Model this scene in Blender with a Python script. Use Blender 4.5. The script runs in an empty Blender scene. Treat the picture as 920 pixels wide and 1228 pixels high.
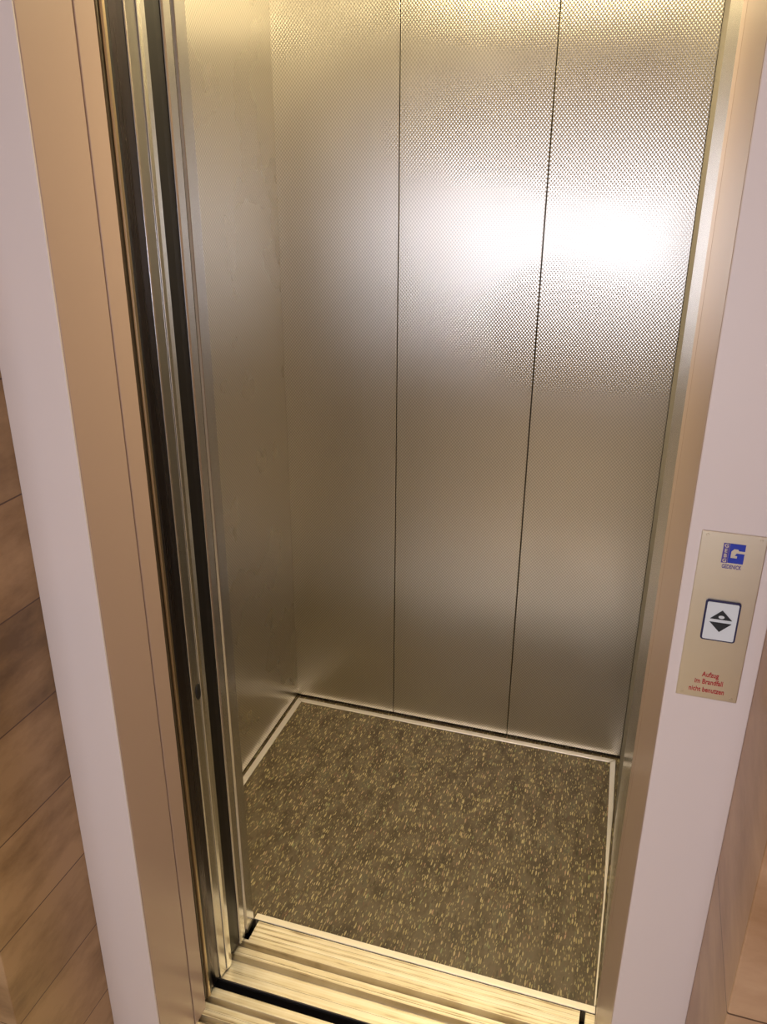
import bpy, bmesh, math, random
from mathutils import Matrix, Vector
random.seed(7)
S = bpy.context.scene
COL = S.collection
PI = math.pi

# ---------------------------------------------------------------- camera
CAM = Vector((0.91473, -2.02343, 1.55))
rt = Vector((0.95333853, 0.30187475, 0.0041577))
up = Vector((-0.12015386, 0.36674715, 0.9225289))
fw = Vector((-0.27696335, 0.87998191, -0.3859056))
cd = bpy.data.cameras.new('camera'); cam = bpy.data.objects.new('camera', cd); COL.objects.link(cam)
M = Matrix((( rt.x, up.x, -fw.x, CAM.x), (rt.y, up.y, -fw.y, CAM.y), (rt.z, up.z, -fw.z, CAM.z), (0, 0, 0, 1)))
cam.matrix_world = M
cd.sensor_fit = 'VERTICAL'; cd.sensor_height = 36.0; cd.lens = 36.0 * 1007.55 / 1228.0
cd.clip_start = 0.01
S.camera = cam

# ---------------------------------------------------------------- exposure and world
S.view_settings.view_transform = 'Standard'; S.view_settings.look = 'None'
S.view_settings.gamma = 1.0; S.view_settings.use_curve_mapping = False
S.view_settings.exposure = 0.0
w = bpy.data.worlds.new('world'); S.world = w; w.use_nodes = True
w.node_tree.nodes['Background'].inputs[0].default_value = (0.85, 0.88, 1.0, 1)
w.node_tree.nodes['Background'].inputs[1].default_value = 0.15
S.cycles.use_denoising = True; S.cycles.denoising_prefilter = 'ACCURATE'; S.cycles.sample_clamp_indirect = 4.0
S.cycles.max_bounces = 10; S.cycles.glossy_bounces = 6; S.cycles.diffuse_bounces = 5

def area(name, loc, size, power, color, direction, shape='RECTANGLE', spread=PI):
    l = bpy.data.lights.new(name, 'AREA'); l.shape = shape; l.size = size[0]
    if len(size) > 1: l.size_y = size[1]
    l.energy = power; l.color = color; l.spread = spread
    o = bpy.data.objects.new(name, l); COL.objects.link(o); o.location = loc
    o.rotation_euler = Vector(direction).to_track_quat('-Z', 'Y').to_euler()
    return o
HALL_Y = -3.6
# daylight coming in through the window at the back of the landing
WX0, WX1, WZ0, WZ1 = -0.35, 1.25, 0.97, 1.26
area('window_daylight', ((WX0+WX1)/2, HALL_Y-0.10, (WZ0+WZ1)/2), (WX1-WX0, WZ1-WZ0), 27, (0.88, 0.875, 1.0), (0, 1, 0))
# round warm lamps in the car ceiling, and an unseen fill lamp added over the landing
CAR_H = 2.06
LAMPS = [(0.60, -0.50)]
for lx, ly in LAMPS:
    area('car_ceiling_light', (lx, ly, CAR_H-0.016), (0.26,), 17, (1.0, 0.80, 0.44), (0, 0, -1), 'DISK')
area('landing_fill_light', (0.9, -2.5, 2.50), (0.5, 0.5), 9, (1.0, 0.84, 0.76), (0, 0, -1))  # added to brighten the door casings

# ---------------------------------------------------------------- materials
def lin(c):
    return tuple(((v/255)/12.92 if v/255 <= .04045 else ((v/255+.055)/1.055)**2.4) for v in c) + (1,)
def mat(name, col, rough=0.5, metal=0.0, spec=0.5, emit=None, estr=0, coat=0, lin_=False):
    m = bpy.data.materials.new(name); m.use_nodes = True
    b = m.node_tree.nodes['Principled BSDF']
    b.inputs['Base Color'].default_value = col if lin_ else lin(col)
    b.inputs['Roughness'].default_value = rough; b.inputs['Metallic'].default_value = metal
    b.inputs['Specular IOR Level'].default_value = spec
    b.inputs['Coat Weight'].default_value = coat
    if emit: b.inputs['Emission Color'].default_value = lin(emit); b.inputs['Emission Strength'].default_value = estr
    return m
def nd(m, t, **kw):
    n = m.node_tree.nodes.new(t)
    for k, v in kw.items(): setattr(n, k, v)
    return n
def lk(m, a, b): m.node_tree.links.new(a, b)
def pb(m): return m.node_tree.nodes['Principled BSDF']
def mth(m, op, a, b=None, c=None):
    n = nd(m, 'ShaderNodeMath', operation=op)
    for i, v in enumerate((a, b, c)):
        if v is None: continue
        if isinstance(v, (int, float)): n.inputs[i].default_value = v
        else: lk(m, v, n.inputs[i])
    return n.outputs[0]
def noise(m, vec, scale, detail=2, rough=.5):
    n = nd(m, 'ShaderNodeTexNoise'); n.inputs['Scale'].default_value = scale
    n.inputs['Detail'].default_value = detail; n.inputs['Roughness'].default_value = rough
    lk(m, vec, n.inputs['Vector']); return n
def mapping(m, scale, rot=(0, 0, 0)):
    g = nd(m, 'ShaderNodeNewGeometry'); mp = nd(m, 'ShaderNodeMapping')
    mp.inputs['Scale'].default_value = scale; mp.inputs['Rotation'].default_value = rot
    lk(m, g.outputs['Position'], mp.inputs['Vector']); return mp.outputs[0]
def ramp(m, fac, stops):
    r = nd(m, 'ShaderNodeValToRGB'); e = r.color_ramp.elements
    while len(e) < len(stops): e.new(0.5)
    for i, (p, c) in enumerate(stops): e[i].position = p; e[i].color = lin(c) if max(c) > 1 else (*c, 1)
    lk(m, fac, r.inputs[0]); return r.outputs[0]

def linen_steel(name, axis, base=(0.71, 0.685, 0.635, 1), rough=0.31, amp=0.00013, aniso=0.9):
    """stainless sheet embossed with a staggered linen pattern"""
    m = mat(name, base, rough, 1.0, lin_=True)
    g = nd(m, 'ShaderNodeNewGeometry'); s = nd(m, 'ShaderNodeSeparateXYZ'); lk(m, g.outputs['Position'], s.inputs[0])
    u = s.outputs[axis]; z = s.outputs[2]
    cu = mth(m, 'COSINE', mth(m, 'MULTIPLY', u, 2*PI/0.0076))
    cz = mth(m, 'COSINE', mth(m, 'MULTIPLY', z, 2*PI/0.0090))
    h = mth(m, 'MULTIPLY', cu, cz)
    pb(m).inputs['Anisotropic'].default_value = aniso
    tv = nd(m, 'ShaderNodeCombineXYZ'); tv.inputs[axis].default_value = 1.0; lk(m, tv.outputs[0], pb(m).inputs['Tangent'])
    b = nd(m, 'ShaderNodeBump'); b.inputs['Strength'].default_value = 1.0; b.inputs['Distance'].default_value = amp
    lk(m, h, b.inputs['Height']); lk(m, b.outputs[0], pb(m).inputs['Normal'])
    # relief shading put into the base colour: dimples darker, raised threads lighter
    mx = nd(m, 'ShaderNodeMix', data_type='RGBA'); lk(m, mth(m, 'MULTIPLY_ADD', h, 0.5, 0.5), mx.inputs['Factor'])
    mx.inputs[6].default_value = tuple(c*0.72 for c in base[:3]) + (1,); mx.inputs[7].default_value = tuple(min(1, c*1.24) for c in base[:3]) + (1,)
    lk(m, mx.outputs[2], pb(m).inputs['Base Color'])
    # faint handling smudges change the gloss only
    n = noise(m, g.outputs['Position'], 5, 3)
    lk(m, mth(m, 'ADD', mth(m, 'MULTIPLY', n.outputs[0], 0.12), rough-0.06), pb(m).inputs['Roughness'])
    return m
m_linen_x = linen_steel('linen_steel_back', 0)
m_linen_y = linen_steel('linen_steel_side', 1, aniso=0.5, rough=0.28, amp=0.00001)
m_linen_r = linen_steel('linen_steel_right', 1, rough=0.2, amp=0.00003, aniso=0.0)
m_strip = mat('corner_steel', (0.22, 0.20, 0.17, 1), 0.75, 1.0, lin_=True)
def brushed(name, base, rough, scale=(300, 300, 2), bump=0.0):
    m = mat(name, base, rough, 1.0, lin_=True)
    n = noise(m, mapping(m, scale), 1.0, 2)
    lk(m, mth(m, 'ADD', mth(m, 'MULTIPLY', n.outputs[0], 0.06), rough-0.03), pb(m).inputs['Roughness'])
    b = nd(m, 'ShaderNodeBump'); b.inputs['Strength'].default_value = bump; b.inputs['Distance'].default_value = 0.0004
    lk(m, n.outputs[0], b.inputs['Height']); lk(m, b.outputs[0], pb(m).inputs['Normal'])
    return m
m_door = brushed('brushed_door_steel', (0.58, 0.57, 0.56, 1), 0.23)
m_bright = brushed('bright_door_steel', (0.72, 0.72, 0.70, 1), 0.24)
m_shade = mat('door_gap_shade', (14, 11, 14), 0.4, spec=0.35)  # near-black colour for the shade between the parked door panels
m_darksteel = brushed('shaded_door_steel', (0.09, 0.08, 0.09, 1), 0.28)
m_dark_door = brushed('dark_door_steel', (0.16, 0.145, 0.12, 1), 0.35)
m_bronze = brushed('bronze_door_steel', (0.42, 0.33, 0.22, 1), 0.35)
m_plate = brushed('plate_steel', (0.74, 0.68, 0.56, 1), 0.36, (4, 4, 500))
m_white = mat('white_frame_paint', (218, 208, 206), 0.42)
m_reveal = mat('shaded_reveal_paint', (174, 152, 144), 0.32)  # frame paint in a darker tan, with the reveals' shade put into the colour
m_rubber = mat('black_rubber', (14, 13, 12), 0.6)
m_void = mat('shaft_black', (9, 8, 8), 0.9)
m_groove = mat('dark_groove', (60, 42, 44), 0.6)
m_alu = mat('satin_aluminium', (0.93, 0.90, 0.87, 1), 0.38, 0.85, lin_=True)
m_ceil = mat('car_ceiling_paint', (225, 210, 180), 0.5)
m_lampglass = mat('lamp_glass', (255, 240, 200), 0.4, emit=(255, 225, 150), estr=2)
m_landceil = mat('landing_plaster', (220, 214, 208), 0.8)
m_landfloor = mat('landing_floor_tile', (204, 190, 158), 0.4)
m_blue = mat('blue_print', (20, 48, 168), 0.5)
m_violet = mat('violet_print', (84, 70, 150), 0.5)
m_red = mat('red_print', (172, 34, 40), 0.5)
m_navy = mat('navy_frame', (30, 30, 75), 0.4)
m_btn = mat('pale_button', (214, 222, 228), 0.35)
m_symbol = mat('black_symbol', (28, 34, 40), 0.4)

# ribbed sill aluminium: long thin wear lines along X
m_sill = mat('sill_aluminium', (0.80, 0.74, 0.62, 1), 0.40, 0.88, lin_=True)
n = noise(m_sill, mapping(m_sill, (1.0, 170, 40)), 1.0, 3)
n2 = noise(m_sill, mapping(m_sill, (14, 60, 10)), 1.0, 3)
mixf = mth(m_sill, 'ADD', mth(m_sill, 'MULTIPLY', n.outputs[0], .7), mth(m_sill, 'MULTIPLY', n2.outputs[0], .3))
lk(m_sill, ramp(m_sill, mixf, [(0.36, (0.36, 0.29, 0.20)), (0.44, (0.76, 0.69, 0.55)), (0.6, (0.92, 0.88, 0.80))]), pb(m_sill).inputs['Base Color'])

# car floor: dark olive-brown vinyl with lighter dashes running front to back
def vinyl():
    m = mat('speckled_vinyl', (92, 78, 56), 0.42, spec=0.4)
    base = noise(m, mapping(m, (26, 12, 1)), 1.0, 4, .65)
    col = ramp(m, base.outputs[0], [(0.30, (60, 50, 39)), (0.45, (80, 70, 55)), (0.58, (98, 87, 72)), (0.72, (82, 80, 66))])
    def layer(col, sx, sy, off, thr, stops):
        g = nd(m, 'ShaderNodeNewGeometry'); mp = nd(m, 'ShaderNodeMapping')
        mp.inputs['Scale'].default_value = (sx, sy, 0.0); mp.inputs['Location'].default_value = off
        wob = noise(m, g.outputs['Position'], 60, 2)
        ad = nd(m, 'ShaderNodeVectorMath', operation='MULTIPLY_ADD')
        lk(m, wob.outputs['Color'], ad.inputs[0]); ad.inputs[1].default_value = (0.003, 0.004, 0); lk(m, g.outputs['Position'], ad.inputs[2])
        lk(m, ad.outputs[0], mp.inputs['Vector'])
        v = nd(m, 'ShaderNodeTexVoronoi', voronoi_dimensions='2D', feature='F1'); v.inputs['Scale'].default_value = 1.0
        v.inputs['Randomness'].default_value = 1.0
        lk(m, mp.outputs[0], v.inputs['Vector'])
        sc = nd(m, 'ShaderNodeSeparateColor'); lk(m, v.outputs['Color'], sc.inputs[0])
        size = mth(m, 'MULTIPLY', sc.outputs[1], 0.30)
        inside = mth(m, 'LESS_THAN', v.outputs['Distance'], mth(m, 'ADD', size, 0.07))
        on = mth(m, 'GREATER_THAN', sc.outputs[0], thr)
        f = mth(m, 'MULTIPLY', inside, on)
        c2 = ramp(m, sc.outputs[2], stops)
        mx = nd(m, 'ShaderNodeMix', data_type='RGBA'); lk(m, mth(m, 'MULTIPLY', f, 0.70), mx.inputs['Factor'])
        lk(m, col, mx.inputs[6]); lk(m, c2, mx.inputs[7]); return mx.outputs[2]
    col = layer(col, 150, 34, (3, 1, 0), 0.55, [(0.0, (60, 56, 38)), (0.35, (52, 42, 28)), (0.6, (112, 84, 70)), (0.85, (104, 104, 86))])
    col = layer(col, 210, 44, (0, 0, 0), 0.46, [(0.0, (160, 146, 104)), (0.3, (186, 174, 128)), (0.6, (206, 192, 152)), (0.8, (180, 146, 126)), (1.0, (136, 152, 108))])
    col = layer(col, 300, 74, (7, 3, 0), 0.55, [(0.0, (150, 138, 98)), (0.3, (120, 104, 74)), (0.6, (190, 180, 140)), (0.85, (130, 126, 96))])
    lk(m, col, pb(m).inputs['Base Color'])
    return m
m_vinyl = vinyl()

def stone(name, axis, zoff, pitch, cols, grout=True, warm=1.0):
    m = mat(name, (150, 120, 92), 0.38)
    a = noise(m, mapping(m, (6, 6, 14)), 1.0, 6, .62)
    b = noise(m, mapping(m, (1.6, 1.6, 3)), 1.0, 3, .5)
    f = mth(m, 'ADD', mth(m, 'MULTIPLY', a.outputs[0], .6), mth(m, 'MULTIPLY', b.outputs[0], .4))
    col = ramp(m, f, cols)
    if grout:
        g = nd(m, 'ShaderNodeNewGeometry'); s = nd(m, 'ShaderNodeSeparateXYZ'); lk(m, g.outputs['Position'], s.inputs[0])
        fr = mth(m, 'FRACT', mth(m, 'DIVIDE', mth(m, 'SUBTRACT', s.outputs[2], zoff - 10*pitch), pitch))
        line = mth(m, 'LESS_THAN', fr, 0.0022/pitch)
        # courses differ a little in tone
        fl = mth(m, 'FLOOR', mth(m, 'DIVIDE', mth(m, 'SUBTRACT', s.outputs[2], zoff - 10*pitch), pitch))
        wn = nd(m, 'ShaderNodeTexWhiteNoise', noise_dimensions='1D'); lk(m, fl, wn.inputs['W'])
        hs = nd(m, 'ShaderNodeHueSaturation'); lk(m, mth(m, 'ADD', mth(m, 'MULTIPLY', wn.outputs[0], .3), .85), hs.inputs['Value'])
        lk(m, col, hs.inputs['Color'])
        mx = nd(m, 'ShaderNodeMix', data_type='RGBA'); lk(m, line, mx.inputs['Factor']); lk(m, hs.outputs[0], mx.inputs[6])
        mx.inputs[7].default_value = lin((84, 58, 44)); col = mx.outputs[2]
    lk(m, col, pb(m).inputs['Base Color'])
    bp = nd(m, 'ShaderNodeBump'); bp.inputs['Strength'].default_value = .15; bp.inputs['Distance'].default_value = .003
    lk(m, a.outputs[0], bp.inputs['Height']); lk(m, bp.outputs[0], pb(m).inputs['Normal'])
    return m
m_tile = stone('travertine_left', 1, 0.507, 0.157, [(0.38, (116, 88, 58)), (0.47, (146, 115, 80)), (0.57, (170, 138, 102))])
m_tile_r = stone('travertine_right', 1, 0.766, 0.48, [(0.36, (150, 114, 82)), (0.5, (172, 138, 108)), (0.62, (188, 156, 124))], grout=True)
m_wallstone = stone('travertine_front', 0, 0.7, 0.157, [(0.34, (206, 192, 166)), (0.47, (228, 216, 194)), (0.60, (238, 228, 208))])

# ---------------------------------------------------------------- mesh helpers
def bm_box(bm, x0, x1, y0, y1, z0, z1):
    v = [bm.verts.new(p) for p in ((x0,y0,z0),(x1,y0,z0),(x1,y1,z0),(x0,y1,z0),(x0,y0,z1),(x1,y0,z1),(x1,y1,z1),(x0,y1,z1))]
    for f in ((0,3,2,1),(4,5,6,7),(0,1,5,4),(1,2,6,5),(2,3,7,6),(3,0,4,7)): bm.faces.new([v[i] for i in f])
def bm_prism(bm, pts, a, b, axis):
    """extrude a 2D outline along an axis: 'z' takes (x,y), 'x' takes (y,z), 'y' takes (x,z)"""
    def P(p, t):
        return (p[0], p[1], t) if axis == 'z' else ((t, p[0], p[1]) if axis == 'x' else (p[0], t, p[1]))
    A = [bm.verts.new(P(p, a)) for p in pts]; B = [bm.verts.new(P(p, b)) for p in pts]
    n = len(pts)
    bm.faces.new(A); bm.faces.new(list(reversed(B)))
    for i in range(n): bm.faces.new((A[i], B[i], B[(i+1) % n], A[(i+1) % n]))
def obj(name, bm, m, parent=None, bevel=0, seg=2, smooth=False):
    bmesh.ops.recalc_face_normals(bm, faces=bm.faces)
    me = bpy.data.meshes.new(name); bm.to_mesh(me); bm.free()
    if smooth:
        for p in me.polygons: p.use_smooth = True
    me.materials.append(m)
    o = bpy.data.objects.new(name, me); COL.objects.link(o)
    if parent:
        o.parent = parent
        o.location = (-parent.location.x, -parent.location.y, -parent.location.z)
        if parent.parent: o.location = (0, 0, 0)
    if bevel:
        b = o.modifiers.new('bevel', 'BEVEL'); b.width = bevel; b.segments = seg; b.limit_method = 'ANGLE'; b.angle_limit = math.radians(35)
    return o
def box(name, x0, x1, y0, y1, z0, z1, m, parent=None, bevel=0, seg=2):
    bm = bmesh.new(); bm_box(bm, x0, x1, y0, y1, z0, z1); return obj(name, bm, m, parent, bevel, seg)
def prism(name, pts, a, b, axis, m, parent=None, bevel=0, seg=2):
    bm = bmesh.new(); bm_prism(bm, pts, a, b, axis); return obj(name, bm, m, parent, bevel, seg)
def struct(o): o['kind'] = 'structure'; return o
def thing(name, loc, label, cat, group=None):
    o = bpy.data.objects.new(name, None); COL.objects.link(o); o.location = loc; o.empty_display_size = .05
    tag(o, label, cat, group); return o
def tag(o, label, cat, group=None):
    o['label'] = label; o['category'] = cat; o['kind'] = 'thing'
    if group: o['group'] = group
    return o

# ================================================================ THE SETTING
XL, XR, YF, YD = 0.0, 0.977, -0.789, -1.171      # car walls, front of the car floor, face of the landing frame
OL, OR = 0.236, 0.9776                            # landing opening
SILL_Z = 0.0
# --- the car
struct(box('floor', XL-.02, XR+.02, -.804, .02, -.03, 0.0, m_vinyl))
wb = struct(box('wall_back', XL-.03, XR+.03, .012, .03, 0.0, CAR_H, m_void))
for x0, x1 in ((XL-.008, .3110), (.3129, .6560), (.6580, XR)):
    bm = bmesh.new(); bm_box(bm, x0, x1, 0.0, .011, .011, CAR_H)
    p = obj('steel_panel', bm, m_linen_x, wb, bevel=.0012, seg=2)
wl = struct(box('wall_left', XL-.03, XL-.012, -.80, .012, 0.0, CAR_H, m_void))
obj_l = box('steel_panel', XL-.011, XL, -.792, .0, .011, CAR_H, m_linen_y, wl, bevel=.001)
wr = struct(box('wall_right', XR+.012, XR+.03, -.80, .012, 0.0, CAR_H, m_void))
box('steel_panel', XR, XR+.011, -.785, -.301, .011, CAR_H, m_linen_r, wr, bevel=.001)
box('corner_strip', XR+.0005, XR+.011, -.300, -.0015, .011, CAR_H, m_strip, wr, bevel=.001)
struct(box('ceiling', XL-.03, XR+.03, -.80, .03, CAR_H, CAR_H+.03, m_ceil))
# front return wall between the car floor and its door pocket (left), with header
bm = bmesh.new()
bm_prism(bm, [(-.03, -.8045), (.232, -.8045), (.2385, -.812), (.2385, -.842), (.2345, -.845), (-.03, -.845)][::-1], 0.0, 2.04, 'z')
struct(obj('wall_front', bm, m_door, bevel=.001))
struct(box('trim_1', -.03, XR+.03, -.845, -.802, 2.04, CAR_H+.03, m_door, bevel=.002))          # header of the car entrance
struct(box('wall_front_right', .9735, 1.03, -.880, -.786, 0.0, 2.04, m_reveal, bevel=.0015))
# --- shaft surrounds
struct(box('wall_shaft_left', -.62, -.60, -1.40, .06, -.5, 2.5, m_void))
struct(box('wall_shaft_right', 1.10, 1.12, -1.02, .06, -.5, 2.5, m_void))
struct(box('wall_shaft_rear', -.62, 1.12, .06, .08, -.5, 2.5, m_void))
struct(box('floor_shaft', -.62, 1.12, -1.148, .08, -.22, -.2, m_void))
struct(box('ceiling_shaft', -.62, 1.12, -1.16, .08, 2.45, 2.5, m_void))
struct(box('wall_shaft_front', -.62, .10, -1.06, -1.045, -.5, 2.5, m_void))
struct(box('wall_over_door', -.60, 1.12, -1.165, -1.03, 2.06, 2.6, m_landceil))
# --- the landing: tiled recess round the door, walls, floor, ceiling
RL, RR, RY = .138, 1.0692, -1.366
LH = 2.55
struct(box('wall_recess_left', RL-.05, RL, RY, -1.035, 0, LH, m_tile, bevel=.002))
struct(box('wall_recess_right', RR, RR+.05, RY, -1.035, 0, LH, m_tile_r, bevel=.002))
struct(box('wall_left_of_door', -1.3, RL-.05, RY, RY+.10, 0, LH, m_wallstone, bevel=.002))
struct(box('wall_right_of_door', RR+.05, 2.6, RY, RY+.10, 0, LH, m_wallstone, bevel=.002))
struct(box('wall_above_door', RL-.05, RR+.05, RY, -1.17, 2.25, LH, m_wallstone))
struct(box('floor_landing', -1.3, 2.6, HALL_Y, -1.150, -.03, 0.0, m_landfloor))
struct(box('ceiling_landing', -1.3, 2.6, HALL_Y, -1.03, LH, LH+.04, m_landceil))
struct(box('wall_landing_left', -1.34, -1.3, HALL_Y, RY+.1, 0, LH, m_landceil))
struct(box('wall_landing_right', 2.6, 2.64, HALL_Y, RY+.1, 0, LH, m_landceil))
bm = bmesh.new()
bm_box(bm, -1.34, WX0, HALL_Y-.08, HALL_Y, 0, LH); bm_box(bm, WX1, 2.64, HALL_Y-.08, HALL_Y, 0, LH)
bm_box(bm, WX0, WX1, HALL_Y-.08, HALL_Y, 0, WZ0); bm_box(bm, WX0, WX1, HALL_Y-.08, HALL_Y, WZ1, LH)
struct(obj('wall_landing_rear', bm, m_landceil))
bm = bmesh.new()
for a in ((WX0, WX1, WZ0, WZ0+.02), (WX0, WX1, WZ1-.02, WZ1), (WX0, WX0+.02, WZ0+.02, WZ1-.02), (WX1-.02, WX1, WZ0+.02, WZ1-.02)):
    bm_box(bm, a[0], a[1], HALL_Y-.05, HALL_Y-.02, a[2], a[3])
struct(obj('window_1', bm, m_white))

# ================================================================ THINGS
# --- landing door frame
fr = thing('elevator_door_frame', (.607, YD, 0), 'white painted steel elevator door frame with reveals toned darker as shade, around the open elevator doorway', 'door frame')
def J(pts): return pts
# left casing: flat face with rounded edges
box('left_casing', RL, OL-.0005, YD, YD+.0030, 0, 2.16, m_white, fr, bevel=.0012, seg=3)
GY = -1.066                                                          # the fold line in the left reveal
lr = box('left_reveal', OL-.030, OL, YD+.0032, GY-.0016, 0, 2.06, m_reveal, fr, bevel=.001)
box('left_stop', OL-.030, OL, GY+.0016, -1.024, 0, 2.06, m_reveal, fr, bevel=.001)
box('shadow_gap', OL-.030, OL-.003, GY-.0016, GY+.0016, 0, 2.06, m_groove, fr)
box('right_casing', OR+.0005, RR, YD, YD+.0030, 0, 2.16, m_white, fr, bevel=.0012, seg=3)
prism('right_reveal', [(OR, YD+.0032), (OR+.03, YD+.0032), (OR+.03, -.8805), (.9738, -.8805)], 0, 2.06, 'z', m_reveal, fr, bevel=.001)
box('head_casing', RL, RR, YD, YD+.0030, 2.162, 2.26, m_white, fr, bevel=.002)
box('head_reveal', OL, OR, YD+.02, -1.03, 2.062, 2.16, m_reveal, fr, bevel=.001)

# --- landing door, slid open into the left pocket
ld = thing('sliding_door_panel', (.1, -1.005, 0), 'dark bronze-edged landing door panel slid open beside the left reveal, nearest of the parked panels', 'elevator door')
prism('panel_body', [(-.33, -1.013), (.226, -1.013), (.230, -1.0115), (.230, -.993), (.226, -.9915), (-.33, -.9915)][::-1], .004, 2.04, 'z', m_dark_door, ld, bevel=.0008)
prism('edge_fold', [(.2302, -1.0065), (.2338, -1.0055), (.2345, -1.0005), (.2302, -.9995)], .004, 2.04, 'z', m_bronze, ld, bevel=.0005)
prism('edge_shade', [(.2302, -.9990), (.2325, -.9985), (.2325, -.9920), (.2302, -.9915)], .004, 2.04, 'z', m_shade, ld)  # dark strip painting the shade behind the bronze fold

# --- car door, leading panel with the wide bright edge
c1 = thing('sliding_door_panel', (.1, -.937, 0), 'brushed steel car door panel with wide bright edge and small black buffer, parked left', 'elevator door')
pts = [(-.33, -.962), (.224, -.962), (.2345, -.9605), (.2355, -.958), (.2375, -.936), (.2375, -.9335), (.228, -.9205), (-.33, -.9205)]
prism('panel_body', pts[::-1], .005, 2.03, 'z', m_door, c1, bevel=.0009, seg=3)
prism('bright_edge', [(.2376, -.9380), (.2392, -.9385), (.2410, -.9320), (.2408, -.9215), (.2380, -.9180), (.2340, -.9180), (.2340, -.9235)][::-1], .005, 2.03, 'z', m_bright, c1, bevel=.0008, seg=3)
prism('front_shade', [(.150, -.9900), (.2310, -.9900), (.2335, -.9760), (.2340, -.9625), (.150, -.9625)], .010, 2.02, 'z', m_darksteel, c1, bevel=.0006)  # dark strip standing in for the panel front in shadow
bm = bmesh.new(); bmesh.ops.create_uvsphere(bm, u_segments=20, v_segments=12, radius=1.0)
bmesh.ops.scale(bm, vec=(.004, .0075, .017), verts=bm.verts); bmesh.ops.translate(bm, vec=(.2362, -.944, .692), verts=bm.verts)
b_ = obj('buffer', bm, m_rubber, c1, smooth=True); b_['label'] = 'black rubber buffer'

# --- car door, trailing panel
c2 = thing('sliding_door_panel', (.1, -.868, 0), 'narrow-edged steel car door panel parked at left beside the front post of the car', 'elevator door')
pts = [(-.33, -.875), (.220, -.875), (.2365, -.8745), (.2385, -.8715), (.2385, -.853), (.236, -.8505), (.220, -.8505), (.220, -.858), (-.33, -.858)]
prism('panel_body', pts[::-1], .005, 2.03, 'z', m_door, c2, bevel=.0009, seg=3)
prism('front_shade', [(.120, -.9110), (.2325, -.9110), (.2345, -.8900), (.2350, -.8755), (.120, -.8755)], .010, 2.02, 'z', m_shade, c2, bevel=.0006)  # black filler painting the shaded gap between the two car panels

# --- sills (profiles in Y,Z extruded along X)
def profile(segs, depth=.020, base=-.030):
    """segs: list of (y_near, y_far, kind) from near to far; kind = top, groove or line"""
    pts = [(segs[0][0], base)]
    for a, b, k in segs:
        if k == 'top': pts += [(a, SILL_Z), (b, SILL_Z)]
        elif k == 'line': pts += [(a, SILL_Z), (a+.0002, SILL_Z-.0016), (b-.0002, SILL_Z-.0016), (b, SILL_Z)]
        else: pts += [(a, SILL_Z), (a, SILL_Z-depth), (b, SILL_Z-depth), (b, SILL_Z)]
    pts.append((segs[-1][1], base))
    out = [pts[0]]
    for p in pts[1:]:
        if (p[0]-out[-1][0])**2 + (p[1]-out[-1][1])**2 > 1e-10: out.append(p)
    return out
def lines(a, b, ys, wd=.0010):
    segs = []; c = a
    for y in ys: segs += [(c, y-wd/2, 'top'), (y-wd/2, y+wd/2, 'line')]; c = y+wd/2
    segs.append((c, b, 'top')); return segs
cs = thing('door_sill', (.6, -.88, 0), 'ribbed aluminium elevator car sill with two running grooves, in front of the speckled floor', 'sill')
segs = lines(-.957, -.912, (-.9375,)) + [(-.912, -.897, 'groove')] + lines(-.897, -.877, (-.890,)) + [(-.877, -.862, 'groove')] + lines(-.862, -.856, ())
prism('sill_track', profile(segs), -.45, .9735, 'x', m_sill, cs, bevel=.0013)
box('apron', -.45, .9735, -.9580, -.9571, -.2, -.004, m_void, cs)
segs = lines(-.856, -.8055, (-.842, -.831, -.8185))
prism('sill_plate', profile(segs), .2465, .944, 'x', m_sill, cs, bevel=.0006)
box('end_block', .9545, .9735, -.8555, -.8055, -.03, 0, m_sill, cs, bevel=.0006)
box('slot_floor', .236, .9735, -.8555, -.8055, -.034, -.0302, m_void, cs)
ls = thing('door_sill', (.6, -1.03, 0), 'ribbed aluminium landing sill nearest the viewer, before the dark gap at the doorway', 'sill')
segs = lines(-1.150, -1.055, (-1.08,)) + [(-1.055, -1.040, 'groove')] + lines(-1.040, -1.014, (-1.028,)) + [(-1.014, -1.000, 'groove')] + lines(-1.000, -.979, ())
prism('sill_track', profile(segs), -.45, 1.02, 'x', m_sill, ls, bevel=.0008)

# --- metal edging round the vinyl floor
G = 'aluminium edging strips around the car floor'
def edging(outline, h, label):
    o = prism('floor_edging', outline, .0003, h, 'z', m_alu, None, bevel=.0009); return tag(o, label, 'edging strip', G)
edging([(.236, -.8045), (.9725, -.8045), (.9725, -.7895), (.236, -.7895)], .0035, 'bright aluminium edging strip between the front of the speckled floor and the ribbed sill')
edging([(.0045, -.008), (.9665, -.008), (.950, -.0245), (.0215, -.0245)][::-1], .0030, 'aluminium edging strip along the back steel wall at the rear of the speckled floor')
edging([(.0045, -.0088), (.0210, -.0253), (.0210, -.788), (.0045, -.788)][::-1], .0030, 'aluminium edging strip along the left car wall beside the speckled floor')
edging([(.9670, -.0088), (.9525, -.0240), (.9590, -.20), (.9650, -.40), (.9680, -.50), (.9690, -.788), (.9725, -.788), (.9725, -.42), (.9722, -.20)], .0030, 'tapering aluminium edging strip along the right car wall, disappearing behind the doorway edge')

# --- call panel on the right casing
def pf(x, z):
    return (.91473 + (x-.91473)*1.0290, 1.55 + (z-1.55)*1.0290)
PY = YD
cp = thing('call_panel', (1.022, PY, 1.10), 'steel call plate with blue emblem and red warning text on the right white casing', 'call panel')
(x0, z1), (x1, z0) = pf(.988, 1.2115), pf(1.0495, 1.018)
FY = PY-.0025
fp = box('faceplate', x0, x1, FY, PY-.0001, z0, z1, m_plate, cp, bevel=.0008)
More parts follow.
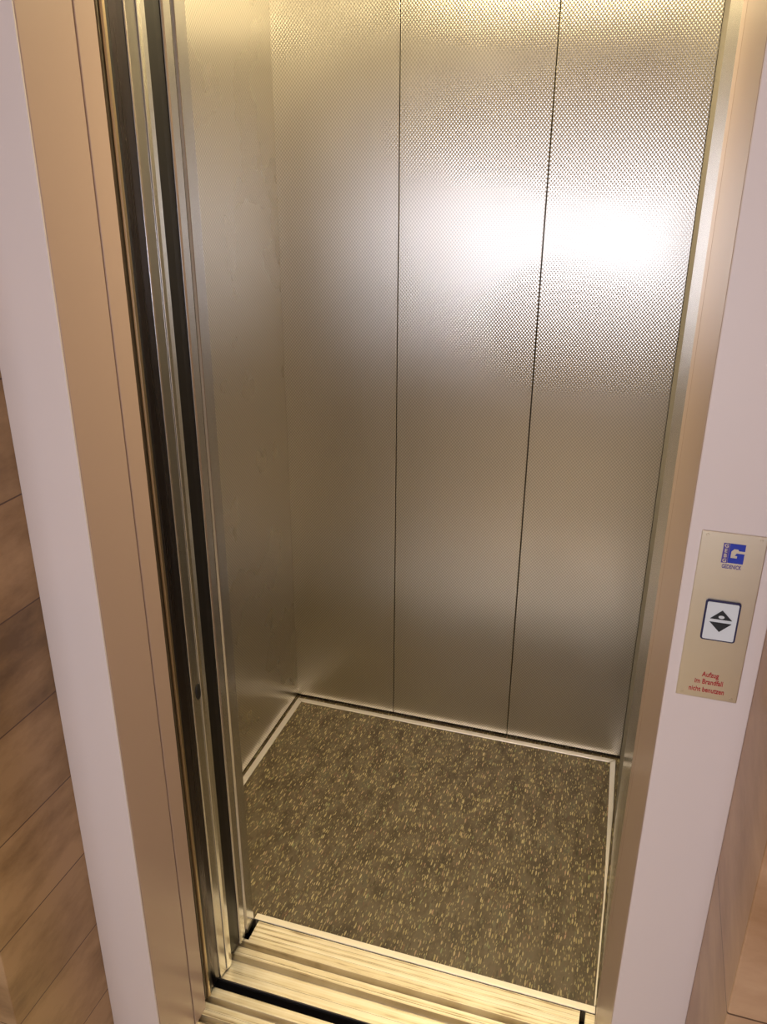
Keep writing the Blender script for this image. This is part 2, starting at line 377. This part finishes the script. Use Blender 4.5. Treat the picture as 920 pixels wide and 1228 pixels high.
# button
(bx0, bz1), (bx1, bz0) = pf(1.0025, 1.1372), pf(1.0365, 1.0905)
def rrect(x0, x1, z0, z1, r, n=5):
    pts = []
    for cx, cz, a in ((x1-r, z1-r, 0), (x0+r, z1-r, 90), (x0+r, z0+r, 180), (x1-r, z0+r, 270)):
        for i in range(n+1):
            t = math.radians(a + 90*i/n); pts.append((cx+r*math.cos(t), cz+r*math.sin(t)))
    return pts
btn = prism('call_button', rrect(bx0, bx1, bz0, bz1, .003), FY-.0022, FY-.0001, 'y', m_navy, cp, bevel=.0003)
def child(name, pts, y0, y1, m, par):
    bm = bmesh.new(); bm_prism(bm, pts, y0, y1, 'y')
    o = obj(name, bm, m); o.parent = par; o.location = (0, 0, 0); return o
child('button_face', rrect(bx0+.0019, bx1-.0019, bz0+.0019, bz1-.0019, .0016), FY-.0030, FY-.0023, m_btn, btn)
cx, cz = (bx0+bx1)/2, (bz0+bz1)/2 + .0005
hw, hh, g2 = .0110, .0112, .0014
child('up_arrow', [(cx-hw, cz+g2+.001), (cx+hw, cz+g2+.001), (cx, cz+hh+.0022)], FY-.0036, FY-.0031, m_symbol, btn)
child('down_arrow', [(cx-hw, cz-g2), (cx, cz-hh-.0012), (cx+hw, cz-g2)], FY-.0036, FY-.0031, m_symbol, btn)
child('up_arrow_light', [(cx + .0030*math.cos(t*PI/8), cz+.0056 + .0018*math.sin(t*PI/8)) for t in range(16)], FY-.0040, FY-.0037, m_btn, btn)
def text_part(name, body, x, z, size, m, par, align='CENTER', rot=0, sx=1.0, bold=.0):
    cu = bpy.data.curves.new(name, 'FONT'); cu.body = body; cu.size = size; cu.align_x = align; cu.align_y = 'CENTER'
    cu.extrude = .0002; cu.offset = bold
    t = bpy.data.objects.new(name, cu); COL.objects.link(t)
    me = bpy.data.meshes.new_from_object(t.evaluated_get(bpy.context.evaluated_depsgraph_get())); me.name = name
    bpy.data.objects.remove(t)
    me.transform(Matrix.Translation((x, FY-.0003, z)) @ Matrix.Rotation(PI/2, 4, 'X') @ Matrix.Rotation(rot, 4, 'Z') @ Matrix.Diagonal((sx, 1, 1, 1)))
    me.materials.clear(); me.materials.append(m)
    o = bpy.data.objects.new(name, me); COL.objects.link(o); o.parent = par
    o.location = (-par.location.x, -par.location.y, -par.location.z); return o
for body, x, z in (('Aufzug', 1.0195, 1.0475), ('im Brandfall', 1.0190, 1.0385), ('nicht benutzen', 1.0180, 1.0285)):
    px, pz = pf(x, z); text_part('warning_text', body, px, pz, .0086, m_red, cp, sx=.72, bold=.00012)
px, pz = pf(1.0205, 1.1755); text_part('maker_name', 'GEDENICK', px, pz, .0062, m_violet, cp, sx=.62, bold=.0001)
# emblem: heavy angular G beside a narrow lettered bar
(gx0, gz1), (gx1, gz0) = pf(1.0160, 1.2010), pf(1.0305, 1.1800)
W_, H_ = gx1-gx0, gz1-gz0
gp = [(0, 0), (1, 0), (1, .56), (.42, .56), (.42, .46), (.50, .46), (.50, .30), (.20, .30), (.20, .78), (.42, .78), (.55, .70), (1, .70), (1, 1), (0, 1)]
gp = [(0, 0), (1, 0), (1, .52), (.50, .52), (.40, .40), (.56, .40), (.56, .26), (.14, .26), (.14, .60), (.30, .74), (.55, .74), (.62, .66), (1, .66), (1, 1), (0, 1)]
em = prism('emblem', [(gx0+u*W_, gz0+v*H_) for u, v in gp], FY-.0006, FY-.0001, 'y', m_blue, cp)
(hx0, hz1), (hx1, hz0) = pf(1.0100, 1.2010), pf(1.0158, 1.1795)
bar = prism('emblem_bar', [(hx0, hz0), (hx1, hz0), (hx1, hz1), (hx0, hz1)], FY-.0006, FY-.0001, 'y', m_violet, cp)
for i, ch in enumerate('GEBG'):
    zz = hz1 - (i+.5)*(hz1-hz0)/4
    o = text_part('emblem_letter', ch, (hx0+hx1)/2, zz, .0058, m_plate, cp, sx=.95, bold=.00012)
    o.location.y -= .0006
for sx_, sz_ in ((x0+.006, z0+.004), (x1-.006, z0+.004), (x0+.006, z1-.004), (x1-.006, z1-.004)):
    bm = bmesh.new(); bmesh.ops.create_cone(bm, cap_ends=True, segments=16, radius1=.0016, radius2=.0013, depth=.0006)
    bmesh.ops.rotate(bm, verts=bm.verts, matrix=Matrix.Rotation(PI/2, 3, 'X')); bmesh.ops.translate(bm, verts=bm.verts, vec=(sx_, FY-.0003, sz_))
    obj('plate_screw', bm, m_plate, cp)

# --- lamps
for i, (lx, ly) in enumerate(LAMPS):
    lp = thing('ceiling_lamp', (lx, ly, CAR_H), 'round warm downlight recessed in the ceiling of the elevator car', 'ceiling lamp')
    bm = bmesh.new()
    R0, R1 = .135, .155
    ring = []
    for k in range(40):
        t = 2*PI*k/40; c, s_ = math.cos(t), math.sin(t)
        ring.append([bm.verts.new((lx+r*c, ly+r*s_, z)) for r, z in ((R0, CAR_H-.0005), (R1, CAR_H-.0005), (R1, CAR_H-.006), (R0, CAR_H-.010))])
    for k in range(40):
        A, B = ring[k], ring[(k+1) % 40]
        for q in range(4): bm.faces.new((A[q], B[q], B[(q+1) % 4], A[(q+1) % 4]))
    obj('lamp_ring', bm, m_alu, lp, smooth=False)
